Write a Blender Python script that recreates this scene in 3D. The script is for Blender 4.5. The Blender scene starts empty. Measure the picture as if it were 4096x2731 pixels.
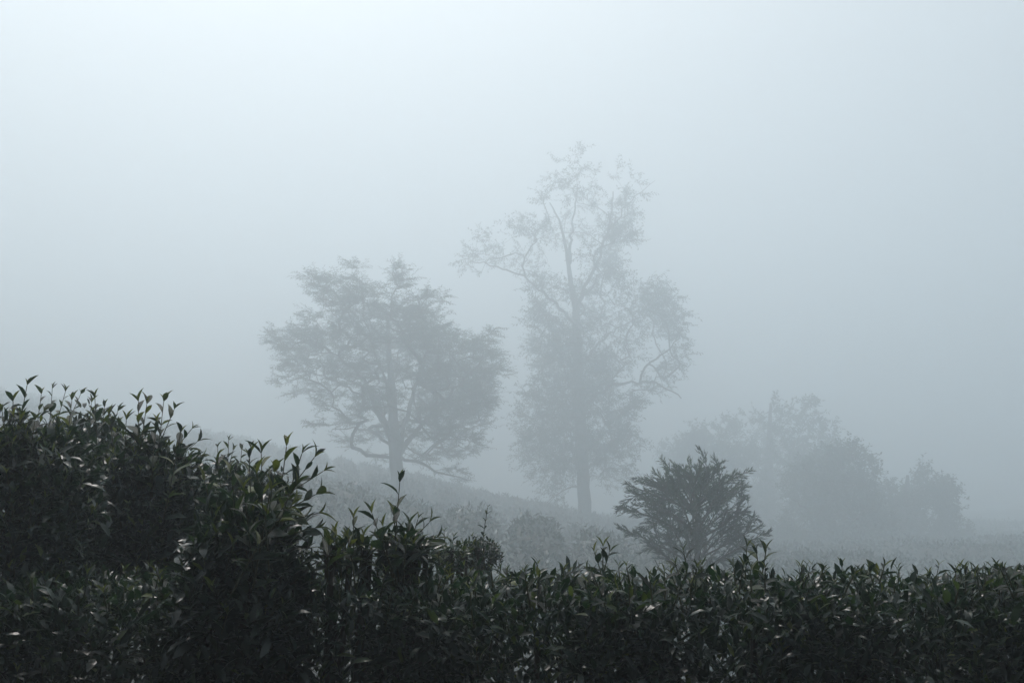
import bpy, math, random
import numpy as np
from mathutils import Vector, Matrix

R = math.radians
random.seed(11)
rng = np.random.default_rng(11)
scene = bpy.context.scene
col = scene.collection

# ------------------------------------------------------------------ camera
EYE = 1.6
PITCH = R(11.9)
FOC = 35.0
cam_data = bpy.data.cameras.new('camera')
cam_data.lens = FOC
cam_data.sensor_width = 36.0
cam_data.clip_start = 0.05
cam_data.clip_end = 3000
cam = bpy.data.objects.new('camera', cam_data)
col.objects.link(cam)
cam.location = (0, 0, EYE)
cam.rotation_euler = (R(90) + PITCH, 0, 0)
scene.camera = cam

# ------------------------------------------------------------------ sky, sun, exposure
SUN_EL, SUN_AZ = 61.0, -22.0
world = bpy.data.worlds.new('World')
scene.world = world
world.use_nodes = True
wn = world.node_tree
for n in list(wn.nodes):
    wn.nodes.remove(n)
w_out = wn.nodes.new('ShaderNodeOutputWorld')
w_bg = wn.nodes.new('ShaderNodeBackground')
w_sky = wn.nodes.new('ShaderNodeTexSky')
w_sky.sky_type = 'NISHITA'
w_sky.sun_disc = False
w_sky.sun_elevation = R(SUN_EL)
w_sky.sun_rotation = R(SUN_AZ)
w_sky.air_density = 1.0
w_sky.dust_density = 9.0
w_sky.ozone_density = 1.0
w_bg.inputs['Strength'].default_value = 0.05
wn.links.new(w_sky.outputs[0], w_bg.inputs[0])
wn.links.new(w_bg.outputs[0], w_out.inputs[0])

sun_data = bpy.data.lights.new('sun', 'SUN')
sun_data.energy = 4.0
sun_data.angle = R(8)
sun_data.color = (1.0, 0.94, 0.90)
sun = bpy.data.objects.new('sun', sun_data)
col.objects.link(sun)
sd = Vector((math.sin(R(SUN_AZ)) * math.cos(R(SUN_EL)), math.cos(R(SUN_AZ)) * math.cos(R(SUN_EL)), math.sin(R(SUN_EL))))
sun.rotation_euler = sd.to_track_quat('Z', 'Y').to_euler()

scene.view_settings.view_transform = 'Standard'
scene.view_settings.look = 'None'
scene.view_settings.gamma = 1.0
scene.view_settings.use_curve_mapping = False
scene.view_settings.exposure = 0.25
cy = scene.cycles
cy.max_bounces = 12
cy.diffuse_bounces = 3
cy.glossy_bounces = 2
cy.transmission_bounces = 3
cy.volume_bounces = 9
cy.transparent_max_bounces = 4
cy.sample_clamp_indirect = 6.0
cy.use_denoising = True
cy.denoiser = 'OPENIMAGEDENOISE'
cy.denoising_input_passes = 'RGB_ALBEDO_NORMAL'

HAZE_DENSITY = 0.0275
HAZE_COLOR = (0.825, 0.91, 0.96)
HAZE_G = 0.50
TS = 1.5      # how far off and how large the trees are
K = 0.46      # how near the tea bushes stand

# ------------------------------------------------------------------ helpers
def at(px, py, d, full=False):
    """photo position (2352-wide coordinates, or 4096 with full) at forward distance d -> point"""
    if not full:
        px, py = px * 4096 / 2352, py * 4096 / 2352
    a = (px - 2048) / 4096 * 36 / FOC
    b = (1365.5 - py) / 4096 * 36 / FOC
    c, s = math.cos(PITCH), math.sin(PITCH)
    v = Vector((a, c - b * s, s + b * c))
    return Vector((0, 0, EYE)) + v * (d / v.y)

def smooth(a, b, x):
    t = np.clip((x - a) / (b - a), 0, 1)
    return t * t * (3 - 2 * t)

def ground_h(x, y):
    x = np.asarray(x, float); y = np.asarray(y, float)
    left = (0.17 + 0.06 * smooth(25, 60, y)) * np.maximum(-x, 0)
    left = 20 * np.tanh(left / 20)
    xr = np.maximum(x - 2.2 * (1 - smooth(4, 9, y)), 0)
    right = -1.7 * np.tanh(0.18 * xr / 1.7) + 0.008 * np.maximum(x - 6, 0)
    fwd = 0.056 * np.clip(y, -5, 150) - 0.75 * smooth(3.5, 7, y) * (1 - smooth(13, 26, y))
    bump = 0.10 * np.sin(x * 0.9 + 1.3 * np.sin(y * 0.35)) + 0.12 * np.sin(y * 0.6 + x * 0.3) + 0.35 * np.sin(x * 0.11 + 2) * np.sin(y * 0.13)
    shade_bank = 30 * np.tanh(np.maximum(-y - 1.6, 0) * 2.6 / 30)  # unseen steep bank behind the camera, added to block sky light on near bushes
    return left + right + fwd + shade_bank + bump * smooth(3, 10, np.hypot(x, y))

def gh(x, y):
    return float(ground_h(x, y))

def tag(o, label=None, cat=None, group=None, kind=None):
    if label: o['label'] = label
    if cat: o['category'] = cat
    if group: o['group'] = group
    if kind: o['kind'] = kind
    return o

def empty(name, loc):
    o = bpy.data.objects.new(name, None)
    o.empty_display_size = 0.2
    col.objects.link(o)
    o.location = loc
    return o

def mesh_np(name, V, F, mat, tone=None, smoothed=False):
    """V (n,3), F (m,k) all faces k-gons; tone per vertex"""
    me = bpy.data.meshes.new(name)
    V = np.ascontiguousarray(V, dtype=np.float32); F = np.ascontiguousarray(F, dtype=np.int32)
    m, k = F.shape
    me.vertices.add(len(V)); me.vertices.foreach_set('co', V.ravel())
    me.loops.add(m * k); me.loops.foreach_set('vertex_index', F.ravel())
    me.polygons.add(m)
    me.polygons.foreach_set('loop_start', np.arange(0, m * k, k, dtype=np.int32))
    me.polygons.foreach_set('loop_total', np.full(m, k, dtype=np.int32))
    if smoothed:
        me.polygons.foreach_set('use_smooth', np.ones(m, dtype=bool))
    if tone is not None:
        at_ = me.attributes.new('tone', 'FLOAT', 'POINT')
        at_.data.foreach_set('value', np.ascontiguousarray(tone, dtype=np.float32))
    me.update(calc_edges=True)
    me.materials.append(mat)
    return me

def link(name, me, parent=None, loc=None):
    o = bpy.data.objects.new(name, me)
    col.objects.link(o)
    if parent is not None:
        o.parent = parent
    if loc is not None:
        o.location = loc
    return o

class Tubes:
    """collects tapered tubes, all quads"""
    def __init__(self):
        self.V, self.F, self.n = [], [], 0
    def add(self, pts, rad, sides=6, wob=0.0):
        P = np.asarray(pts, float); r = np.asarray(rad, float)
        if len(P) < 2: return
        T = np.gradient(P, axis=0)
        T /= np.linalg.norm(T, axis=1)[:, None] + 1e-9
        ref = np.array([0.31, 0.87, 0.38]) if abs(T[0][2]) > 0.7 else np.array([0., 0., 1.])
        A = np.cross(T, ref); A /= np.linalg.norm(A, axis=1)[:, None] + 1e-9
        B = np.cross(T, A)
        ang = np.arange(sides) * 2 * math.pi / sides
        ring = P[:, None, :] + r[:, None, None] * (np.cos(ang)[None, :, None] * A[:, None, :] + np.sin(ang)[None, :, None] * B[:, None, :])
        if wob:
            ring += (rng.random(ring.shape) - 0.5) * 2 * wob * r[:, None, None]
        self.V.append(ring.reshape(-1, 3))
        k = len(P)
        i = np.arange(k - 1)[:, None] * sides
        j = np.arange(sides)[None, :]
        jn = (j + 1) % sides
        F = np.stack([i + j, i + jn, i + sides + jn, i + sides + j], -1).reshape(-1, 4) + self.n
        self.F.append(F)
        self.n += k * sides
    def mesh(self, name, mat, origin=(0, 0, 0)):
        V = np.concatenate(self.V) - np.array(origin)
        F = np.concatenate(self.F)
        return mesh_np(name, V, F, mat, tone=np.zeros(len(V)), smoothed=True)

def smooth_line(pts, step):
    """Catmull-Rom through pts with roughly step spacing"""
    P = [np.array(p, float) for p in pts]
    P = [2 * P[0] - P[1]] + P + [2 * P[-1] - P[-2]]
    out = []
    for i in range(1, len(P) - 2):
        a, b, c, d = P[i - 1:i + 3]
        n = max(1, int(np.linalg.norm(c - b) / step))
        for t in np.arange(n) / n:
            out.append(0.5 * (2 * b + (c - a) * t + (2 * a - 5 * b + 4 * c - d) * t * t + (3 * b - a - 3 * c + d) * t ** 3))
    out.append(P[-2])
    return np.array(out)

def unit(v):
    v = np.asarray(v, float)
    return v / (np.linalg.norm(v, axis=-1, keepdims=True) + 1e-9)

def rand_dirs(n):
    return unit(rng.normal(size=(n, 3)))

def rhombs(base, direc, length, width, normal):
    """folded rhombic leaves: (n,3) bases, directions, normals -> V, F (triangles)"""
    d = unit(direc)
    side = unit(np.cross(d, normal))
    nn = np.cross(side, d)
    L = np.asarray(length)[:, None]; W = np.asarray(width)[:, None]
    n = len(base)
    V = np.empty((n, 4, 3))
    V[:, 0] = base
    V[:, 1] = base + d * L * 0.45 + side * W * 0.5 + nn * W * 0.18
    V[:, 2] = base + d * L - nn * L * 0.08
    V[:, 3] = base + d * L * 0.45 - side * W * 0.5 + nn * W * 0.18
    i = np.arange(n)[:, None] * 4
    F = np.concatenate([i + np.array([[0, 1, 2]]), i + np.array([[0, 2, 3]])])
    return V.reshape(-1, 3), F

# ------------------------------------------------------------------ materials
def new_mat(name):
    m = bpy.data.materials.new(name)
    m.use_nodes = True
    nt = m.node_tree
    for n in list(nt.nodes):
        nt.nodes.remove(n)
    return m, nt, nt.nodes.new('ShaderNodeOutputMaterial')

def ramp(nt, stops):
    r = nt.nodes.new('ShaderNodeValToRGB')
    e = r.color_ramp.elements
    while len(e) < len(stops):
        e.new(0.5)
    for k, (p, c) in enumerate(stops):
        e[k].position = p
        e[k].color = (*c, 1)
    return r

def leaf_material(name, stops, rough=0.35, trans=0.25, spec=0.5, vary=0.35, bump=0.0, trans_gain=1.6):
    m, nt, out = new_mat(name)
    N, L = nt.nodes, nt.links
    a = N.new('ShaderNodeAttribute'); a.attribute_name = 'tone'
    info = N.new('ShaderNodeObjectInfo')
    tc = N.new('ShaderNodeTexCoord')
    nz = N.new('ShaderNodeTexNoise'); nz.inputs['Scale'].default_value = 9; nz.inputs['Detail'].default_value = 3
    L.new(tc.outputs['Object'], nz.inputs['Vector'])
    s1 = N.new('ShaderNodeMath'); s1.operation = 'MULTIPLY_ADD'
    L.new(info.outputs['Random'], s1.inputs[0]); s1.inputs[1].default_value = vary * 0.6; L.new(a.outputs['Fac'], s1.inputs[2])
    s2 = N.new('ShaderNodeMath'); s2.operation = 'MULTIPLY_ADD'
    L.new(nz.outputs['Fac'], s2.inputs[0]); s2.inputs[1].default_value = vary; L.new(s1.outputs[0], s2.inputs[2])
    s3 = N.new('ShaderNodeMath'); s3.operation = 'SUBTRACT'
    L.new(s2.outputs[0], s3.inputs[0]); s3.inputs[1].default_value = vary * 0.75
    r = ramp(nt, stops); L.new(s3.outputs[0], r.inputs[0])
    p = N.new('ShaderNodeBsdfPrincipled')
    p.inputs['Roughness'].default_value = rough
    p.inputs['Specular IOR Level'].default_value = spec
    L.new(r.outputs[0], p.inputs['Base Color'])
    if bump:
        n2 = N.new('ShaderNodeTexNoise'); n2.inputs['Scale'].default_value = 70
        L.new(tc.outputs['Object'], n2.inputs['Vector'])
        b = N.new('ShaderNodeBump'); b.inputs['Strength'].default_value = bump; b.inputs['Distance'].default_value = 0.004
        L.new(n2.outputs['Fac'], b.inputs['Height']); L.new(b.outputs[0], p.inputs['Normal'])
    t = N.new('ShaderNodeBsdfTranslucent')
    g = N.new('ShaderNodeMix'); g.data_type = 'RGBA'; g.blend_type = 'MULTIPLY'; g.inputs[0].default_value = 1
    L.new(r.outputs[0], g.inputs[6]); g.inputs[7].default_value = (trans_gain * 1.05, trans_gain * 1.1, trans_gain * 0.5, 1)
    L.new(g.outputs[2], t.inputs[0])
    mx = N.new('ShaderNodeMixShader'); mx.inputs[0].default_value = trans
    L.new(p.outputs[0], mx.inputs[1]); L.new(t.outputs[0], mx.inputs[2])
    L.new(mx.outputs[0], out.inputs['Surface'])
    return m

TEA = leaf_material('tea_leaf', [(0.0, (0.006, 0.018, 0.013)), (0.35, (0.012, 0.034, 0.019)), (0.65, (0.050, 0.078, 0.020)), (1.0, (0.13, 0.15, 0.030))],
                    rough=0.35, trans=0.26, spec=0.55, bump=0.5)
TREE_LEAF = leaf_material('tree_leaf', [(0.0, (0.014, 0.036, 0.030)), (1.0, (0.038, 0.085, 0.052))], rough=0.5, trans=0.25)
FIELD_LEAF = leaf_material('field_tea_leaf', [(0.0, (0.006, 0.020, 0.016)), (0.5, (0.014, 0.040, 0.026)), (1.0, (0.05, 0.09, 0.035))], rough=0.4, trans=0.15)
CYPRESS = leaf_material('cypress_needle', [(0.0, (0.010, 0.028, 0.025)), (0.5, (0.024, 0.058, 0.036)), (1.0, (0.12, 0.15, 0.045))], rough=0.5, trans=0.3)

def bark_material(name, c0, c1, scale):
    m, nt, out = new_mat(name)
    N, L = nt.nodes, nt.links
    tc = N.new('ShaderNodeTexCoord'); mp = N.new('ShaderNodeMapping'); mp.inputs['Scale'].default_value = (scale, scale, scale * 0.25)
    nz = N.new('ShaderNodeTexNoise'); nz.inputs['Scale'].default_value = 1; nz.inputs['Detail'].default_value = 6
    L.new(tc.outputs['Object'], mp.inputs[0]); L.new(mp.outputs[0], nz.inputs['Vector'])
    r = ramp(nt, [(0.35, c0), (0.7, c1)]); L.new(nz.outputs['Fac'], r.inputs[0])
    p = N.new('ShaderNodeBsdfPrincipled'); p.inputs['Roughness'].default_value = 0.85
    L.new(r.outputs[0], p.inputs['Base Color'])
    b = N.new('ShaderNodeBump'); b.inputs['Strength'].default_value = 0.6; b.inputs['Distance'].default_value = 0.02
    L.new(nz.outputs['Fac'], b.inputs['Height']); L.new(b.outputs[0], p.inputs['Normal'])
    L.new(p.outputs[0], out.inputs['Surface'])
    return m
BARK = bark_material('tree_bark', (0.025, 0.024, 0.022), (0.09, 0.085, 0.075), 9)
STEM = bark_material('tea_stem', (0.020, 0.020, 0.014), (0.07, 0.06, 0.04), 60)
GREENSTEM = bark_material('tea_shoot_stem', (0.03, 0.04, 0.018), (0.07, 0.07, 0.03), 60)
SOIL = bark_material('soil', (0.012, 0.014, 0.010), (0.04, 0.04, 0.026), 3)

# ------------------------------------------------------------------ the ground and the air
def make_ground():
    a = np.concatenate([-np.geomspace(130, 14, 30), np.linspace(-13.5, 13.5, 70), np.geomspace(14, 130, 30)])
    b = np.concatenate([-np.geomspace(60, 6, 14), np.linspace(-5.5, 30, 90), np.geomspace(31, 150, 34)])
    X, Y = np.meshgrid(a, b)
    V = np.stack([X.ravel(), Y.ravel(), ground_h(X, Y).ravel()], -1)
    nx, ny = len(a), len(b)
    i = (np.arange(ny - 1)[:, None] * nx + np.arange(nx - 1)[None, :]).ravel()
    F = np.stack([i, i + 1, i + nx + 1, i + nx], -1)
    o = link('hillside', mesh_np('hillside', V, F, SOIL, smoothed=True))
    tag(o, 'dark hillside soil sloping down from left to right under the tea, with an added unseen shade bank behind the camera', kind='structure')
    return V
GV = make_ground()

def make_haze():
    x0, x1, y0, y1, z0, z1 = -134, 134, -64, 154, float(GV[:, 2].min()) - 1.0, 33
    z1 = max(z1, float(GV[:, 2].max()) + 1.0)
    V = np.array([(x, y, z) for z in (z0, z1) for y in (y0, y1) for x in (x0, x1)])
    F = np.array([(0, 2, 3, 1), (4, 5, 7, 6), (0, 1, 5, 4), (2, 6, 7, 3), (0, 4, 6, 2), (1, 3, 7, 5)])
    m, nt, out = new_mat('haze_air')
    v = nt.nodes.new('ShaderNodeVolumePrincipled')
    v.inputs['Color'].default_value = (*HAZE_COLOR, 1)
    v.inputs['Density'].default_value = HAZE_DENSITY
    v.inputs['Anisotropy'].default_value = HAZE_G
    nt.links.new(v.outputs[0], out.inputs['Volume'])
    o = link('haze', mesh_np('haze', V, F, m))
    tag(o, 'pale grey fog filling the whole hillside', kind='stuff')
make_haze()

# ------------------------------------------------------------------ the tea field on the slope
def field_h(x, y):
    row = (x + 0.8 * np.sin(y * 0.11) + 0.02 * y * y * 0.05) / 1.55
    prof = np.clip(np.abs(np.cos(row * math.pi)) * 1.5, 0, 1)
    lump = 0.10 * np.sin(y * 2.3 + np.floor(row) * 2.1) + 0.08 * np.sin(y * 4.1 + x * 3.0)
    return ground_h(x, y) + (0.12 + 0.72 * prof + lump * prof) * smooth(13.0, 24, y)

def make_field():
    a = np.concatenate([-np.geomspace(110, 41, 40), np.arange(-40, 40, 0.26), np.geomspace(41, 110, 40)]); b = np.concatenate([np.arange(13.2, 26, 0.3), np.geomspace(26, 140, 80)])
    X, Y = np.meshgrid(a, b)
    V = np.stack([X.ravel(), Y.ravel(), field_h(X, Y).ravel() - .05], -1)
    nx, ny = len(a), len(b)
    i = (np.arange(ny - 1)[:, None] * nx + np.arange(nx - 1)[None, :]).ravel()
    F = np.stack([i, i + 1, i + nx + 1, i + nx], -1)
    F = np.concatenate([F[:, [0, 1, 2]], F[:, [0, 2, 3]]])
    T = np.zeros(len(V))
    n = 210000
    y = 13.5 + 64 * rng.random(n) ** 1.4
    x = -0.6 * y - 3 + rng.random(n) * (1.2 * y + 6)
    z = field_h(x, y) + rng.normal(size=n) * .05
    P = np.stack([x, y, z], -1)
    D = unit(rand_dirs(n) + np.array([0, 0, .5]))
    U = unit(np.array([0, 0, 1.]) + rand_dirs(n) * .7)
    LV, LF = rhombs(P, D, rng.uniform(.07, .13, n) * (1 + y / 40), rng.uniform(.035, .05, n) * (1 + y / 40), U)
    V2 = np.concatenate([V, LV]); F2 = np.concatenate([F, LF + len(V)])
    T2 = np.concatenate([T, np.repeat(np.clip(rng.normal(.2, .2, n), 0, 1), 4)])
    me = mesh_np('tea_field', V2, F2, FIELD_LEAF, tone=T2)
    me.materials.append(SOIL)
    me.polygons.foreach_set('material_index', np.concatenate([np.ones(len(F), dtype=np.int32), np.zeros(len(LF), dtype=np.int32)]))
    o = link('tea_field', me)
    tag(o, 'dim rows of tea covering the slope behind the near bushes', 'tea field', kind='stuff')
make_field()

# ------------------------------------------------------------------ trees in the fog
def build_tree(name, label, trunk, limbs, lobes, d, n_attr, twig, leaf, mat, group=None, flat=1.0, crown_half=None,
               base_r=0.25, axis_px=None, depth_copies=2, droop=0.0, maxbr=0.05, cat='tree', limb_k=.72, lobe_k=.88):
    """trunk: [(px,py,r)...]; limbs: list of [(px,py,dy)...] with base radius first; lobes: (px,py,rx,ry,weight)"""
    d *= TS
    trunk = [(p[0], p[1], p[2] * TS) for p in trunk]
    limbs = [(r0 * TS * limb_k, [(p[0], p[1], p[2] * TS) for p in pts]) for r0, pts in limbs]
    twig = (twig[0], twig[1] * TS); leaf = (leaf[0], leaf[1] * TS, leaf[2] * TS); maxbr *= TS
    tr_pts = smooth_line([at(p[0], p[1], d) for p in trunk], 0.35)
    base = at(trunk[0][0], trunk[0][1], d)
    bx, by = tr_pts[0][0], tr_pts[0][1]
    gz = gh(bx, by)
    tr_pts = np.vstack([[bx, by, gz - 0.3], [bx, by, gz + 0.05], tr_pts[tr_pts[:, 2] > gz + 0.3]])
    s = np.linspace(0, 1, len(tr_pts))
    tr_rad = np.interp(s, np.linspace(0, 1, len(trunk)), [p[2] for p in trunk])
    tr_rad[0] *= 1.5; tr_rad[1] *= 1.35
    tr_pts[2:] += rng.normal(size=tr_pts[2:].shape) * 0.015
    root = empty(name, (bx, by, gz))
    tag(root, label, cat, group)
    O = np.array([bx, by, gz])
    t = Tubes(); t.add(tr_pts, tr_rad, 12, 0.06)
    link('trunk', t.mesh('trunk', BARK, O), root)
    # nodes of the skeleton
    cap = 40000
    NP = np.empty((cap, 3)); par = np.full(cap, -1); own = np.zeros(cap, int); nn = 0
    for k, p in enumerate(tr_pts):
        if k < 2: continue
        NP[nn] = p; par[nn] = nn - 1 if nn else -1; own[nn] = 0; nn += 1
    tubes = [Tubes()]
    for li, (r0, pts) in enumerate(limbs):
        L = smooth_line([at(p[0], p[1], d + p[2]) for p in pts], 0.3)
        L[1:-1] += rng.normal(size=L[1:-1].shape) * 0.055
        near = np.argmin(np.linalg.norm(NP[:nn] - L[0], axis=1))
        tb = Tubes()
        tb.add(np.vstack([NP[near], L]), np.linspace(r0, max(0.012, r0 * 0.22), len(L) + 1), 7, 0.05)
        tubes.append(tb)
        prev = near
        for p in L:
            NP[nn] = p; par[nn] = prev; own[nn] = li + 1; prev = nn; nn += 1
    n_fixed = nn
    # where leaf sprays stand
    kx = 36 / FOC / 2352 * d
    ax_px = axis_px if axis_px else trunk[-1][0]
    half = crown_half * kx
    lobes_top = min(l[1] for l in lobes); top_shift = 20
    A = []
    W = np.array([l[4] * l[2] * l[3] for l in lobes]); W = W / W.sum()
    for (px, py, rx, ry, w), frac in zip(lobes, W):
        off = abs(px - ax_px) * kx
        dep = 0.75 * math.sqrt(max(half * half - off * off, (0.35 * half) ** 2))
        for c in range(depth_copies):
            dy = dep * (0 if depth_copies == 1 else (c / (depth_copies - 1) * 2 - 1)) + random.uniform(-.25, .25) * dep
            n = max(3, int(n_attr * frac / depth_copies))
            u = rand_dirs(n) * (rng.random((n, 1)) ** 0.42)
            C = np.array(at(px, py + top_shift * max(0, 1 - (py - lobes_top) / 160), d)) + np.array([0, dy, 0])
            A.append(C + u * np.array([rx * kx, max(rx, ry) * kx, ry * kx]) * lobe_k)
    A = np.concatenate(A)
    A = A[np.argsort(np.linalg.norm(A - tr_pts[len(tr_pts) // 3], axis=1))]
    tips = []
    for a in A:
        D = a - NP[:nn]
        dist = np.linalg.norm(D, axis=1)
        cost = dist + np.where(np.arange(nn) < n_fixed, 0, 0.10) + np.maximum(NP[:nn, 2] - a[2], 0) * (0.7 - droop)
        i = int(np.argmin(cost)); L = dist[i]
        if par[i] >= 0:
            pd = unit(NP[i] - NP[par[i]])
        else:
            pd = np.array([0, 0, 1.])
        k = max(1, int(L / 0.28))
        c1 = NP[i] + pd * L * 0.3 + np.array([0, 0, 0.10 * L])
        prev = i
        for q in range(1, k + 1):
            tt = q / k
            p = (1 - tt) ** 2 * NP[i] + 2 * tt * (1 - tt) * c1 + tt * tt * a
            if q < k: p = p + rng.normal(size=3) * 0.03
            NP[nn] = p; par[nn] = prev; own[nn] = own[i]; prev = nn; nn += 1
        tips.append(prev)
    # pipe-model radii
    cnt = np.zeros(nn)
    cnt[tips] += 1
    for i in range(nn - 1, -1, -1):
        if par[i] >= 0: cnt[par[i]] += cnt[i]
    rad = np.minimum(0.006 * cnt ** 0.5, maxbr)
    kids = {}
    for i in range(n_fixed, nn):
        kids.setdefault(par[i], []).append(i)
    done = np.zeros(nn, bool)
    for i in range(n_fixed, nn):
        if done[i]: continue
        chain = [par[i], i]; done[i] = True
        j = i
        while True:
            ch = [c for c in kids.get(j, []) if not done[c]]
            if not ch: break
            j = max(ch, key=lambda c: cnt[c]); done[j] = True; chain.append(j)
        rr = rad[chain].copy(); rr[0] = rr[1]
        tubes[own[i]].add(NP[chain], rr, 4 if rr[1] < 0.02 else 6)
    # twigs and leaves
    nt_, tl = twig; nl, ll, lw = leaf
    tipP = NP[tips]; tipD = unit(tipP - NP[par[tips]])
    n = len(tipP)
    out = tipP - np.array([bx, by, 0]); out[:, 2] = 0; out = unit(out)
    Vs, Fs, T, off = [], [], [], 0
    for k in range(nt_):
        td = unit(tipD * 0.5 + out * 0.7 + rand_dirs(n) * 0.9 + np.array([0, 0, 0.15 - droop]))
        td[:, 2] *= flat; td = unit(td)
        tlen = tl * rng.uniform(0.5, 1.2, n)
        st = tipP + rand_dirs(n) * 0.05
        for q in range(0, n, 1):
            e = st[q] + td[q] * tlen[q]
            mid = (st[q] + e) / 2 + np.array([0, 0, 0.05 * tlen[q]])
            tubes[own[tips[q]]].add([tipP[q], mid, e], [0.005, 0.004, 0.002], 3)
        for j in range(nl):
            f = (j + 0.6) / nl
            sg = 1 if j % 2 else -1
            b = st + td * (tlen * f)[:, None] + np.array([0, 0, 0.05]) * (tlen * 4 * f * (1 - f) * 0.5)[:, None]
            up = np.array([0, 0, 1.]) + rng.normal(size=(n, 3)) * (0.35 if flat < 0.7 else 0.8)
            side = unit(np.cross(td, up)) * sg
            ld = unit(td * 0.7 + side * 0.9 + rng.normal(size=(n, 3)) * 0.3 + np.array([0, 0, -0.15 - droop]))
            V, F = rhombs(b, ld, ll * rng.uniform(0.6, 1.25, n), lw * rng.uniform(0.7, 1.2, n), up)
            Vs.append(V); Fs.append(F + off); off += len(V)
            T.append(np.repeat(rng.uniform(0, 0.9, n), 4))
    for li, tb in enumerate(tubes):
        if tb.V:
            nm = 'limb' if li else 'twig_mass'
            lo = link(nm, tb.mesh(nm, BARK, O), root)
            if not li: lo['kind'] = 'stuff'
    cr = link('crown', mesh_np('crown', np.concatenate(Vs) - O, np.concatenate(Fs), mat, tone=np.concatenate(T)), root)
    cr['kind'] = 'stuff'
    return root

build_tree('spreading_tree', 'broad many-stemmed tree with layered feathery crown, left of the tall tree', 
    trunk=[(914, 1230, .21), (913, 1120, .185), (911, 1070, .18), (908, 1035, .18), (905, 1005, .125), (903, 950, .10), (898, 880, .08), (893, 800, .05), (890, 720, .03)],
    limbs=[(.16, [(905, 1040, 0), (892, 995, -.2), (872, 955, -.5), (852, 905, -.9), (815, 850, -1.3), (760, 810, -1.6)]),
           (.15, [(915, 1045, 0), (927, 990, .2), (938, 945, .4), (950, 890, .7), (975, 830, .9), (985, 760, 1.0), (960, 690, .8)]),
           (.13, [(918, 1045, 0), (950, 1000, -.3), (985, 960, -.7), (1030, 910, -1.1), (1080, 860, -1.3), (1110, 810, -1.4)]),
           (.09, [(905, 1030, 0), (880, 1010, .3), (850, 990, .7), (800, 985, 1.1), (765, 985, 1.3)]),
           (.09, [(922, 1050, 0), (955, 1062, -.3), (1000, 1078, -.6), (1040, 1092, -.8), (1072, 1102, -.9)]),
           (.09, [(895, 985, 0), (850, 930, .6), (800, 890, 1.2), (730, 860, 1.6), (670, 850, 1.7)]),
           (.08, [(930, 960, 0), (985, 975, .5), (1040, 985, 1.0), (1090, 970, 1.3)]),
           (.07, [(903, 920, 0), (870, 840, -.4), (845, 760, -.7), (830, 690, -.8), (825, 640, -.8)])],
    lobes=[(770, 675, 42, 36, .8), (838, 662, 40, 34, .7), (940, 672, 36, 42, .9), (756, 655, 16, 14, .5), (838, 632, 14, 14, .4), (1010, 718, 38, 20, .8), (850, 735, 90, 45, 1.2),
           (955, 755, 80, 50, 1.3), (740, 745, 40, 30, .5), (680, 790, 48, 36, .9), (650, 800, 22, 18, .6), (755, 805, 60, 42, 1.0), (860, 815, 80, 45, 1.1), (1000, 820, 75, 50, 1.3), (1085, 835, 55, 48, 1.1),
           (1120, 790, 32, 26, .6), (1140, 840, 22, 22, .8), (1000, 895, 85, 42, 1.4), (1095, 895, 45, 45, 1.3), (720, 868, 70, 28, .9), (670, 890, 25, 14, .6), (850, 890, 70, 40, 1.1), (780, 945, 45, 18, .8),
           (1075, 950, 55, 32, 1.1), (1005, 965, 70, 35, 1.2), (905, 955, 60, 32, .9), (770, 990, 36, 12, .8), (840, 975, 40, 25, .8), (1040, 1020, 60, 22, .9), (1090, 1020, 30, 14, .7), (965, 1030, 45, 24, .9),
           (835, 1030, 45, 20, .35), (1050, 1092, 26, 8, 1.0), (1000, 1070, 28, 12, .7)],
    d=28, n_attr=2350, twig=(4, .38), leaf=(13, .10, .020), mat=TREE_LEAF, flat=.45, crown_half=250, axis_px=900, limb_k=.6, lobe_k=.89)

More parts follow.
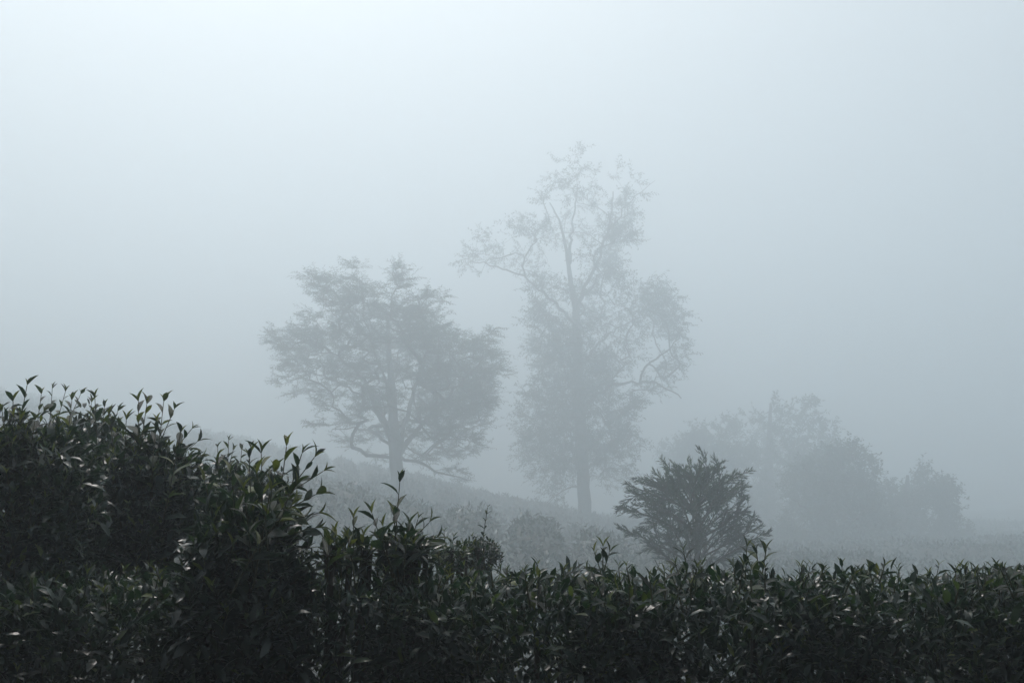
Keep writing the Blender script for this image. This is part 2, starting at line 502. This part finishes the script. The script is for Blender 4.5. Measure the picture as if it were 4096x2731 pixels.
build_tree('tall_tree', 'tall slender tree with straight trunk and thin top fading into fog, centre of view',
    trunk=[(1345, 1330, .27), (1344, 1250, .24), (1343, 1170, .225), (1340, 1100, .22), (1334, 1000, .21), (1330, 900, .20), (1326, 800, .175), (1322, 710, .14), (1310, 640, .10), (1299, 565, .07), (1284, 505, .045), (1262, 465, .02)],
    limbs=[(.12, [(1306, 610, 0), (1312, 540, .4), (1320, 480, .6), (1327, 430, .6), (1330, 395, .5)]),
           (.14, [(1324, 720, 0), (1345, 660, -.6), (1378, 590, -1.0), (1400, 510, -1.2), (1408, 440, -1.2)]),
           (.11, [(1322, 745, 0), (1285, 705, -.8), (1240, 665, -1.4), (1195, 630, -1.8), (1140, 614, -2.0), (1085, 602, -2.0)]),
           (.13, [(1332, 960, 0), (1362, 912, -.8), (1405, 886, -1.4), (1450, 879, -1.8), (1490, 877, -2.0), (1530, 888, -2.1), (1565, 915, -2.1)]),
           (.08, [(1470, 879, -1.9), (1483, 845, -1.9), (1520, 815, -2.2), (1550, 785, -2.4), (1570, 750, -2.4)]),
           (.10, [(1328, 850, 0), (1365, 800, .8), (1410, 760, 1.4), (1460, 735, 1.8), (1520, 715, 2.1)]),
           (.09, [(1330, 880, 0), (1295, 820, .9), (1265, 770, 1.5), (1240, 730, 1.8)]),
           (.07, [(1342, 1110, 0), (1300, 1125, -.6), (1272, 1140, -1.0), (1252, 1160, -1.2)]),
           (.07, [(1338, 1080, 0), (1375, 1062, .6), (1415, 1065, 1.1), (1445, 1085, 1.3)]),
           (.08, [(1334, 1000, 0), (1290, 960, .8), (1255, 940, 1.3), (1215, 935, 1.5)]),
           (.06, [(1408, 520, -1.2), (1440, 470, -1.3), (1480, 435, -1.2), (1505, 415, -1.2)])],
    lobes=[(1320, 414, 50, 40, .20), (1328, 382, 24, 14, .16), (1400, 448, 44, 44, .14), (1236, 472, 46, 42, .20), (1460, 452, 38, 38, .12), (1405, 575, 42, 40, 1.3), (1420, 500, 40, 35, .7), (1290, 470, 50, 40, .35), (1350, 490, 45, 40, .3),
           (1120, 575, 60, 36, .3), (1190, 560, 45, 40, .3), (1240, 580, 40, 50, .35), (1090, 610, 30, 18, .3), (1260, 700, 55, 45, .6), (1235, 760, 35, 35, .9), (1385, 690, 60, 45, .6), (1350, 640, 40, 40, .5), (1500, 690, 55, 45, .8), (1535, 740, 40, 45, .7), (1440, 740, 55, 40, .55),
           (1420, 810, 60, 40, .4), (1285, 820, 65, 60, 1.5), (1545, 825, 32, 55, .45), (1500, 870, 50, 40, .2), (1385, 860, 50, 38, .9), (1340, 880, 60, 50, 1.3), (1245, 925, 50, 35, 1.0), (1200, 960, 18, 20, .6), (1300, 950, 75, 50, 1.2), (1410, 955, 48, 45, 1.0), (1450, 920, 25, 40, .4), (1235, 1010, 50, 42, .8),
           (1215, 1040, 28, 25, .6), (1330, 1030, 85, 45, 1.3), (1420, 1020, 42, 40, .9), (1280, 1085, 70, 30, .8), (1390, 1085, 50, 25, .6), (1260, 1140, 45, 18, .35), (1420, 1110, 30, 18, .35), (1330, 700, 40, 40, .6), (1330, 780, 45, 40, .6)],
    d=36, n_attr=1750, twig=(4, .55), leaf=(11, .125, .036), mat=TREE_LEAF, flat=.9, crown_half=185, axis_px=1345, droop=.12, maxbr=.03, limb_k=.6, lobe_k=.97)

def far_tree(label, cx, top, w, base, d, group, name='fog_veiled_tree', cat='tree'):
    lobes = []
    for k in range(30):
        a = (k % 6) / 5 * 2 - 1 + random.uniform(-.15, .15); v = (k // 6) / 4
        yt = top + (base - top) * (0.10 + 0.55 * abs(a) ** 2.2)
        lobes.append((cx + a * w * .85, yt + (base - yt) * v * .9 + random.uniform(-8, 8), w * .26, (base - top) * .13, random.uniform(.6, 1.3)))
    sz = d / 60
    build_tree(name, label, cat=cat, trunk=[(cx, base + 60, .3), (cx + 3, base, .25), (cx - 4, (base + top) / 2, .16), (cx, top + 20, .05)],
               limbs=[(.12, [(cx, base - 20, 0), (cx - w * .4, (base + top) / 2 + 10, -1), (cx - w * .7, (base + top) / 2 - 20, -1.5)]),
                      (.12, [(cx, base - 40, 0), (cx + w * .4, (base + top) / 2, 1), (cx + w * .7, (base + top) / 2 - 30, 1.5)])],
               lobes=lobes, d=d, n_attr=1300, twig=(4, .7 * sz), leaf=(10, .22 * sz, .10 * sz), mat=TREE_LEAF, group=group, crown_half=w, axis_px=cx)
G = 'dim trees in the fog at lower right'
far_tree('dim rounded tree deepest in the fog, highest of the shapes at lower right', 1770, 905, 190, 1290, 44, G)
far_tree('dim broad tree half lost in fog just right of the feathery sapling', 1620, 960, 150, 1310, 47, G)
far_tree('dim tree in fog, its crown lower than its taller left neighbour', 1905, 1005, 120, 1330, 33, G)
far_tree('dim low tree in fog between the taller shapes and the right edge', 2085, 1070, 120, 1320, 36, G)


# ------------------------------------------------------------------ feathery sapling
def make_sapling():
    d = 7.4 * TS
    foot = at(1600, 1330, d)
    bx, by = foot.x, foot.y
    gz = gh(bx, by)
    root = empty('cypress_sapling', (bx, by, gz))
    tag(root, 'feathery dark green conifer sapling with upswept yellow-green tips, right of the tall trunk', 'sapling')
    O = np.array([bx, by, gz])
    top = np.array(at(1600, 1200, d))
    t = Tubes(); tp = smooth_line([(bx, by, gz - .1), (bx + .02, by, gz + .6), (bx, by + .02, (gz + top[2]) / 2), tuple(top), tuple(np.array(at(1592, 1110, d)))], .1)
    t.add(tp, np.linspace(.055, .012, len(tp)), 8, .05)
    link('trunk', t.mesh('trunk', BARK, O), root)
    tips = [(1580, 1042, 0), (1548, 1052, .2), (1612, 1050, -.2), (1658, 1044, .1), (1504, 1074, .1), (1634, 1058, .3), (1466, 1098, -.1), (1440, 1108, .1), (1418, 1164, 0), (1422, 1212, -.1),
            (1456, 1158, .3), (1448, 1126, -.3), (1704, 1104, 0), (1718, 1112, .2), (1692, 1078, -.2), (1708, 1146, .1), (1716, 1168, -.1), (1700, 1192, .2), (1684, 1206, -.2),
            (1748, 1208, 0), (1768, 1219, .1), (1738, 1243, -.1), (1468, 1214, .2), (1488, 1246, 0), (1528, 1066, -.3), (1600, 1060, .4), (1668, 1080, .3), (1482, 1124, .25), (1518, 1090, .4),
            (1560, 1078, .5), (1610, 1088, -.55), (1655, 1112, -.55), (1682, 1134, .55), (1500, 1152, -.5), (1490, 1184, .55), (1545, 1118, -.7), (1585, 1108, .7), (1632, 1122, .7),
            (1650, 1170, -.75), (1528, 1196, -.7), (1672, 1196, .7), (1520, 1228, .6), (1690, 1234, .45), (1600, 1150, -.8), (1560, 1180, .8), (1620, 1225, -.8), (1580, 1090, .1), (1580, 1215, -.8)]
    def bez(a, c, b, n):
        t_ = np.linspace(0, 1, n)[:, None]
        return (1 - t_) ** 2 * a + 2 * t_ * (1 - t_) * c + t_ ** 2 * b
    def brush(C, f0, acc, tone_tip, tb, dens=1.0):
        """a foxtail spray: short forward-pointing branchlets clothed in needles along C from f0"""
        n = len(C); L = np.linalg.norm(np.diff(C, axis=0), axis=1).sum()
        f = f0
        while f < 1.0:
            i_ = f * (n - 1); k = int(min(i_, n - 2)); p = C[k] + (C[k + 1] - C[k]) * (i_ - k)
            tdir = unit(C[k + 1] - C[k])
            sd_ = unit(np.cross(tdir, rand_dirs(1)[0]) + np.array([0, 0, -.15]))
            bl = TS * random.uniform(.045, .105) * (1.2 - .75 * (f - f0) / (1 - f0))
            bd = unit(tdir * 1.25 + sd_ * .65)
            q = np.linspace(0, 1, 3)[:, None]
            bc = p + bd * bl * q + np.array([0, 0, -1.]) * (q ** 2) * bl * .2
            tb.add(bc, np.array([.0014, .0012, .0008]) * TS, 3)
            m = max(4, int(bl / (.0056 * TS)))
            fr = rng.random(m) * 2; kk = np.minimum(fr.astype(int), 1)
            acc['B'].append(bc[kk] + (bc[kk + 1] - bc[kk]) * (fr - kk)[:, None])
            acc['D'].append(unit(bd * 1.3 + rand_dirs(m) * .42)); acc['L'].append(rng.uniform(.022, .046, m) * TS)
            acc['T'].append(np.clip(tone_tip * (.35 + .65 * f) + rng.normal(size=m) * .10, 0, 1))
            f += 0.012 * TS / L / dens
        m = 30
        fr = 1 - rng.random(m) * min(.9, .09 * TS / L); idx = fr * (n - 1); kk = np.minimum(idx.astype(int), n - 2)
        acc['B'].append(C[kk] + (C[kk + 1] - C[kk]) * (idx - kk)[:, None]); acc['D'].append(unit(unit(C[-1] - C[-2]) * 1.3 + rand_dirs(m) * .5)); acc['L'].append(rng.uniform(.022, .046, m) * TS)
        acc['T'].append(np.clip(tone_tip * 1.1 + rng.normal(size=m) * .1, 0, 1))
    for (px, py, dy) in tips:
        e = np.array(at(px, py + max(0, 1130 - py) * .18, d + dy * 1.3 * TS))
        lat = math.hypot(e[0] - bx, e[1] - by)
        zs = max(min(e[2] - 0.12 * TS - 0.16 * lat - random.uniform(0, .12) * TS, top[2] + .10 * TS), gz + 0.6)
        s0 = np.array([bx + random.uniform(-.04, .04), by + random.uniform(-.04, .04), zs])
        L = np.linalg.norm(e - s0)
        C = bez(s0, s0 + (e - s0) * .45 + np.array([0, 0, 1.]) * L * (.02 if py < 1120 else .09) + rng.normal(size=3) * .03, e, 16)
        tb = Tubes(); tb.add(C, np.linspace(.011, .0025, 16) * TS * .8, 5)
        acc = {'B': [], 'D': [], 'L': [], 'T': []}
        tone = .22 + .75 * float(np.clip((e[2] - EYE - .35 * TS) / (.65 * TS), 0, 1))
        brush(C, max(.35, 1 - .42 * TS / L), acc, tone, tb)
        for w in range(2):                                   # side sprays lower on the branch
            f = random.uniform(.30, .68)
            k = int(f * 15); p = C[k]; td = unit(C[k + 1] - C[k])
            sdv = unit(np.cross(td, rand_dirs(1)[0])); ln = TS * random.uniform(.16, .34)
            q = p + unit(td * .9 + sdv * .8 + np.array([0, 0, .1])) * ln
            S = bez(p, p + td * ln * .45, q + np.array([0, 0, -.03]), 8)
            tb.add(S, np.linspace(.004, .0015, 8) * TS, 3)
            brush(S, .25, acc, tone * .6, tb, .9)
        br = link('branch', tb.mesh('branch', STEM, O), root)
        Bs = np.concatenate(acc['B']); Ls = np.concatenate(acc['L'])
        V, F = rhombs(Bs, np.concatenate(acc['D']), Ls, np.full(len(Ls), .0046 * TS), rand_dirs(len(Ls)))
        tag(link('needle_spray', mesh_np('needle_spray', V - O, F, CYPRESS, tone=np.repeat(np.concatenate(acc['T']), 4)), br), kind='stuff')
make_sapling()

# ------------------------------------------------------------------ tea leaves and shoots
def leaf_template(seed, wid=.36, arch=.12, fold=.10, curl=.0):
    r = random.Random(seed)
    st = [0, .10, .26, .46, .66, .84, 1.0]
    w = [.02, .36, .80, 1.0, .88, .46, .0]
    V, F = [], []
    for k, (s, q) in enumerate(zip(st, w)):
        z = -arch * s * s * 1.6 + arch * .55 * s
        hw = q * wid * .5
        wob = r.uniform(-.03, .03)
        yy = curl * s * s
        if k == len(st) - 1:
            V.append((s, yy, z - .02))
        else:
            V += [(s, yy + hw, z + fold * q + wob * q), (s, yy, z), (s, yy - hw, z + fold * q - wob * q * .6)]
    for k in range(len(st) - 2):
        a, b = 3 * k, 3 * k + 3
        F += [(a, a + 1, b + 1), (a, b + 1, b), (a + 1, a + 2, b + 2), (a + 1, b + 2, b + 1)]
    a, tip = 3 * (len(st) - 2), len(V) - 1
    F += [(a, a + 1, tip), (a + 1, a + 2, tip)]
    return np.array(V), np.array(F)
TEMPL = [leaf_template(1), leaf_template(2, .42, .18, .08, .05), leaf_template(3, .30, .05, .13, -.05), leaf_template(4, .38, .28, .06, .08), leaf_template(5, .34, .16, .12, -.10)]
def lo_template(wid, arch, fold, curl):
    V = [(0, 0, 0), (.30, wid * .45, fold), (.32, 0, arch * .1), (.30, -wid * .45, fold), (.68, wid * .42 + curl * .5, fold - arch * .3), (.68, curl * .4, -arch * .3), (.68, -wid * .42 + curl * .5, fold - arch * .3), (1, curl, -arch)]
    F = [(0, 2, 1), (0, 3, 2), (1, 2, 5), (1, 5, 4), (2, 3, 6), (2, 6, 5), (4, 5, 7), (5, 6, 7)]
    return np.array(V, float), np.array(F)
LO = [lo_template(.36, .12, .06, 0), lo_template(.40, .20, .04, .06), lo_template(.30, .06, .08, -.05), lo_template(.34, .30, .05, .08)]
TONES = [0.10, 0.28, 0.50, 0.80]
LEAF_ME = [[mesh_np('leaf', V, F, TEA, tone=np.full(len(V), tn), smoothed=True) for (V, F) in TEMPL] for tn in TONES]

def atn(px, py, d):
    return at(px, py, d * K)

def basis(d, up):
    x = unit(d); y = unit(np.cross(up, x)); z = np.cross(x, y)
    return x, y, z

def put_leaf(parent, p, d, up, L, tone, wscale=1.0):
    x, y, z = basis(d, up)
    me = random.choice(LEAF_ME[tone])
    o = bpy.data.objects.new('leaf', me)
    col.objects.link(o)
    o.parent = parent
    M = Matrix(((x[0] * L, y[0] * L * wscale, z[0] * L, p[0]), (x[1] * L, y[1] * L * wscale, z[1] * L, p[1]), (x[2] * L, y[2] * L * wscale, z[2] * L, p[2]), (0, 0, 0, 1)))
    o.matrix_basis = M
    return o

def joined_leaves(P, D, U, Ls, tones):
    """many tea leaves in one mesh"""
    n = len(P)
    x = unit(D); y = unit(np.cross(U, x)); z = np.cross(x, y)
    Vs, Fs, Ts, off = [], [], [], 0
    which = rng.integers(0, len(LO), n)
    for t, (V, F) in enumerate(LO):
        s = np.where(which == t)[0]
        if not len(s): continue
        k = len(V)
        W = P[s][:, None, :] + Ls[s][:, None, None] * (V[None, :, 0:1] * x[s][:, None, :] + V[None, :, 1:2] * y[s][:, None, :] + V[None, :, 2:3] * z[s][:, None, :])
        Vs.append(W.reshape(-1, 3))
        Fs.append((F[None] + (np.arange(len(s)) * k)[:, None, None]).reshape(-1, 3) + off)
        Ts.append(np.repeat(tones[s], k)); off += len(s) * k
    return np.concatenate(Vs), np.concatenate(Fs), np.concatenate(Ts)

TONE_V = np.array(TONES)
def shoot(plant, O, tip, length, lean, leaf_len, young=.3, stem_r=.0028, spread=.9, mass=None):
    """an upright tea shoot ending at tip: stem part with leaves as its sub-parts, or, with mass, more of the joined foliage"""
    tip = np.array(tip, float); lean = unit(lean)
    bend = np.array([0, 0, 1.]) * .25 + rand_dirs(1)[0] * .12
    d0 = unit(lean + bend * .6); d1 = unit(lean - bend * .2)
    C = smooth_line([tip - (d0 + d1) * length * .5, tip - d1 * length * .5, tip], length / 9)
    if mass is None:
        t = Tubes(); t.add(C, np.linspace(stem_r * K, stem_r * K * .45, len(C)), 5)
        st = link('shoot', t.mesh('shoot', GREENSTEM, O), plant)
    else:
        mass['tubes'].add(C, np.linspace(stem_r * K, stem_r * K * .45, len(C)), 3)
    k = max(3, int(length / (leaf_len * .36))); phi = random.uniform(0, 6.28)
    out = []
    a = unit(np.cross(lean, [.3, .8, .5])); b = np.cross(lean, a)
    for i in range(k):
        f = (i + .5) / k
        p = C[min(int(f * (len(C) - 1) + .5), len(C) - 1)]
        phi += 2.4 + random.uniform(-.35, .35)
        rad = a * math.cos(phi) + b * math.sin(phi)
        up_amt = .45 + .9 * f ** 2 + random.uniform(-.35, .35)
        d = unit(rad * spread + lean * up_amt)
        upv = unit(lean * 1.0 - rad * .5 + rand_dirs(1)[0] * .35)
        L = leaf_len * (1.1 - .45 * f ** 2) * random.uniform(.65, 1.2)
        q = random.random()
        tone = 0 if q < .55 - young * f else (1 if q < .85 - young * f else (2 if q < 1.02 - young * f * .6 else 3))
        out.append((p, d, upv, L, tone, random.uniform(.75, 1.1)))
    for s in (-1, 1):
        d = unit(lean + a * .35 * s + rand_dirs(1)[0] * .15)
        out.append((tip, d, unit(a * -s + lean * .2), leaf_len * random.uniform(.35, .75), 3 if random.random() < young + .3 else 2, .6))
    for (p, d, u, L, tone, ws) in out:
        if mass is None:
            put_leaf(st, p - O, d, u, L, tone, ws)
        else:
            mass['l'].append((p, d, u, L, TONE_V[tone]))
    return len(out)

def tea_bush(label, center, radii, leaf_len, n_inner, tips, n_rand, group, young=.3, name='tea_bush', flat_top=False, box=1.0, budget=295, cat='tea bush', inner_tone=.15, shoot_len=.22):
    """center of the crown ellipsoid (world), radii; tips: explicit shoot tips [(x,y,z), lean, length]"""
    center = np.array(center, float); rx, ry, rz = [r * K for r in radii]; leaf_len *= K; shoot_len *= K
    gz = gh(center[0], center[1])
    O = np.array([center[0], center[1], gz])
    root = empty(name, O); tag(root, label, cat, group)
    for k in range(7):
        u = rand_dirs(1)[0]; u[2] = abs(u[2]) * .6 + .2
        e = center + u * np.array([rx, ry, rz]) * .75
        b = np.array([center[0] + random.uniform(-.06, .06), center[1] + random.uniform(-.06, .06), gz - .05])
        c = smooth_line([b, (b + e) / 2 + rand_dirs(1)[0] * .04 + np.array([0, 0, .06]), e], .08)
        t = Tubes(); t.add(c, np.linspace(.014, .004, len(c)), 6, .1)
        link('stem', t.mesh('stem', STEM, O), root)
    # single shoots that can be told apart, the rest of the shoots in the mass
    mass = {'tubes': Tubes(), 'l': []}
    cnt = 0
    for (p, lean, ln) in tips:
        cnt += shoot(root, O, p, ln, lean, leaf_len * 1.3, young=young, mass=None if cnt < budget else mass)
    cand = []
    for q in range(n_rand):
        u = rand_dirs(1)[0]; u[2] = abs(u[2]) * 1.1; u[1] -= .35; u = unit(u)
        if flat_top:
            u = np.array([random.uniform(-1, 1), random.uniform(-1, 1), 1.0]) if random.random() < .65 else u
        p = center + u * np.array([rx, ry, rz]) * random.uniform(.86, 1.04)
        lean = unit(u * .55 + np.array([0, 0, .9]) + rand_dirs(1)[0] * .3)
        cand.append((p, lean))
    cand.sort(key=lambda c: c[0][1] - c[0][2])
    for (p, lean) in cand:
        cnt += shoot(root, O, p, shoot_len * random.uniform(.5, 1.2), lean, leaf_len, young=young * .6, mass=None if cnt < budget - 10 else mass)
    # the inner mass of leaves
    n = n_inner
    u = rand_dirs(n)
    if box > 1:
        u = rng.uniform(-1, 1, (n, 3)); u /= (np.abs(u) ** 5).sum(axis=1)[:, None] ** .2
    r = rng.random((n, 1)) ** .30
    noise = 1 + .10 * np.sin(u[:, :1] * 7 + center[0] * 5) + .10 * np.sin(u[:, 2:] * 9 + u[:, 1:2] * 6)
    if flat_top: noise = 1 + (noise - 1) * .4
    P = center + u * r * noise * np.array([rx, ry, rz]) * .93
    D = unit(u * .5 + rand_dirs(n) * .8 + np.array([0, 0, .35]))
    U = unit(np.array([0, 0, 1.]) + rand_dirs(n) * .6 + u * .3)
    keep = P[:, 2] > gz + .05
    Ls = leaf_len * rng.uniform(.45, 1.25, n)
    tn = np.clip(rng.normal(inner_tone, .14, n) + np.where(rng.random(n) < .05, .45, 0), 0, .9)
    P, D, U, Ls, tn = P[keep], D[keep], U[keep], Ls[keep], tn[keep]
    if mass['l']:
        m = mass['l']
        P = np.concatenate([P, [q[0] for q in m]]); D = np.concatenate([D, [q[1] for q in m]]); U = np.concatenate([U, [q[2] for q in m]])
        Ls = np.concatenate([Ls, [q[3] for q in m]]); tn = np.concatenate([tn, [q[4] for q in m]])
        tag(link('shoot_mass', mass['tubes'].mesh('shoot_mass', GREENSTEM, O), root), kind='stuff')
    V, F, T = joined_leaves(P, D, U, Ls, tn)
    tag(link('foliage', mesh_np('foliage', V - O, F, TEA, tone=T, smoothed=True), root), kind='stuff')
    return root

def tip(px, py, d, lean=(0, 0, 1), ln=.3):
    return (np.array(atn(px, py, d)), np.array(lean, float), ln * K)

GB = 'dark tea bushes at the left edge of the slope'
tea_bush('hazy tea bush behind the gap between the two darkest bushes on the left', atn(205, 1130, 4.6), (.34, .4, .36), .056, 4500,
         [tip(120, 893, 4.6), tip(150, 900, 4.7, (.2, 0, 1)), tip(95, 905, 4.5), tip(185, 905, 4.6, (.3, 0, 1)), tip(240, 935, 4.6), tip(270, 945, 4.8, (.2, 0, 1)), tip(210, 925, 4.4), tip(165, 920, 4.3)], 110, GB)
tea_bush('nearest dark tea bush at the left edge, with a tall tip', atn(30, 1210, 3.2), (.27, .3, .35), .052, 5500,
         [tip(62, 885, 3.3, (.05, 0, 1), .35), tip(30, 922, 3.3, (-.1, 0, 1)), tip(5, 945, 3.2, (-.2, 0, 1)), tip(100, 945, 3.3, (.2, 0, 1)), tip(130, 985, 3.3, (.4, 0, 1)), tip(80, 965, 3.1), tip(45, 970, 3.1)], 120, GB)
tea_bush('dark tea bush with rounded upright leaves, second mass from the left', atn(340, 1225, 3.7), (.24, .3, .34), .060, 5200,
         [tip(218, 915, 3.7, (-.1, 0, 1), .35), tip(318, 922, 3.6, (-.1, 0, 1), .32), tip(337, 928, 3.6, (.05, 0, 1), .3), tip(376, 922, 3.6, (.05, 0, 1), .35), tip(400, 940, 3.6, (.3, 0, 1), .3), tip(250, 955, 3.7, (-.2, 0, 1)),
          tip(440, 985, 3.6, (.6, 0, .9), .35), tip(452, 1015, 3.6, (.8, 0, .8), .3), tip(458, 1050, 3.6, (1, 0, .6), .3), tip(290, 965, 3.6), tip(360, 970, 3.5), tip(415, 995, 3.4, (.2, -.2, 1))], 110, GB)
tea_bush('sharp glossy tea bush with long arching shoots, right end of the dark mass', atn(560, 1400, 2.8), (.205, .24, .30), .058, 3400,
         [tip(658, 1025, 2.75, (.05, 0, 1), .34), tip(693, 1042, 2.7, (.25, 0, 1), .30), tip(722, 1050, 2.8, (.6, 0, .9), .35), tip(742, 1082, 2.75, (.9, 0, .7), .34), tip(600, 1042, 2.75, (-.05, 0, 1), .3), tip(572, 1052, 2.85, (-.1, 0, 1), .3),
          tip(530, 1088, 2.7, (-.2, 0, 1), .3), tip(500, 1070, 3.0, (-.2, 0, 1), .3), tip(725, 1135, 2.7, (1, 0, .6), .3), tip(730, 1178, 2.7, (1, 0, .35), .3), tip(722, 1212, 2.65, (1, 0, .3), .3), tip(630, 1085, 2.6, (.1, -.2, 1), .3),
          tip(560, 1125, 2.55, (-.1, -.3, 1), .3), tip(680, 1112, 2.6, (.5, -.2, .9), .3), tip(470, 1105, 2.8, (-.3, 0, 1), .3), tip(620, 1130, 2.5, (.2, -.3, 1), .25), tip(670, 1160, 2.5, (.6, -.2, .8), .28), tip(590, 1090, 2.6, (-.2, 0, 1), .25)], 50, GB, shoot_len=.28)
tea_bush('pale misty tea bush behind the long arching shoots', atn(545, 1195, 4.4), (.27, .3, .24), .048, 3200,
         [tip(525, 1012, 4.4), tip(500, 1028, 4.4, (-.1, 0, 1)), tip(575, 1028, 4.4), tip(555, 1033, 4.5), tip(535, 1035, 4.3, (.2, 0, 1))], 70, GB)

GS = 'small tea shoots in the middle foreground'
tea_bush('small tea bush with one tall central shoot, below the spreading tree', atn(930, 1268, 3.0), (.09, .12, .045), .058, 200,
         [tip(918, 1108, 3.0, (.03, 0, 1), .30), tip(855, 1180, 2.95, (-.35, 0, 1), .16), tip(905, 1185, 2.9, (-.1, 0, 1), .2), tip(985, 1200, 3.0, (.7, 0, .8), .2), tip(960, 1192, 3.05, (.3, 0, 1), .18), tip(880, 1212, 2.9, (-.2, 0, 1), .16), tip(940, 1205, 2.85, (.1, 0, 1), .16), tip(1000, 1235, 2.95, (.9, 0, .5), .18), tip(868, 1238, 2.85, (-.5, 0, 1), .14)], 14, GS, young=.12, shoot_len=.12)
tea_bush('thin tea plant with bright green lower leaves, beside the glossy bush', atn(795, 1275, 2.9), (.09, .10, .05), .052, 160,
         [tip(812, 1192, 2.9, (0, 0, 1), .18), tip(770, 1225, 2.9, (-.1, 0, 1), .12), tip(755, 1240, 2.8, (0, 0, 1), .12), tip(835, 1235, 2.85, (.1, 0, 1), .12), tip(800, 1240, 2.8, (-.2, 0, 1), .12)], 9, GS, young=.9, inner_tone=.4, shoot_len=.1)
tea_bush('spindly upright tea shoot with tiny leaves above a small clump', atn(1105, 1272, 4.6), (.10, .12, .07), .028, 700,
         [tip(1120, 1165, 4.6, (.14, 0, 1), .26), tip(1085, 1232, 4.6, (-.2, 0, 1), .12), tip(1140, 1250, 4.6, (.2, 0, 1), .10), tip(1110, 1228, 4.6, (.1, 0, 1), .12)], 24, GS, young=.15, shoot_len=.1)
tea_bush('tiny tea sprig between the tall-shoot bush and the spindly shoot', atn(1030, 1275, 4.0), (.09, .12, .04), .034, 260,
         [tip(1020, 1222, 4.0, (-.1, 0, 1), .12), tip(1042, 1234, 4.0, (.2, 0, 1), .12), tip(1000, 1240, 3.9, (-.2, 0, 1), .12), tip(1062, 1250, 4.0, (.2, 0, 1), .1)], 14, GS, young=.6, inner_tone=.35, shoot_len=.1)

# ------------------------------------------------------------------ the plucked hedge right in front
GH = 'flat-topped tea bushes of the nearest row'
hedge = [(-1.75, 'leftmost bush of the flat-topped front row, under the nearest dark bush'),
         (-1.15, 'front row tea bush under the second dark mass'),
         (-.57, 'front row tea bush below the small tall-shoot bush'),
         (.03, 'front row tea bush in the middle, below the spindly shoot'),
         (.60, 'front row tea bush with thin dark tips below the tall trunk'),
         (1.16, 'front row tea bush with green tips below the conifer sapling'),
         (1.72, 'front row tea bush, second from the right edge'),
         (2.28, 'rightmost bush of the flat-topped front row')]
extra = {.60: [tip(1385, 1256, 3.3, (.05, 0, 1), .14), tip(1365, 1268, 3.3, (-.3, 0, 1), .1), tip(1400, 1268, 3.3, (.3, 0, 1), .1)],
         1.16: [tip(1570, 1264, 3.0, (-.1, 0, 1), .12), tip(1715, 1258, 3.0, (.1, 0, 1), .14), tip(1760, 1262, 3.0, (.2, 0, 1), .12), tip(1737, 1262, 3.1, (-.1, 0, 1), .12)]}
for hx, lab in hedge:
    ztop = EYE - .035 * K
    tea_bush(lab, (hx * K, 3.05 * K, ztop - .44 * K), (.46, .40, .42), .047, 13500, extra.get(hx, []), 110, GH, young=.10, flat_top=True, box=2.2, budget=280, shoot_len=.09)
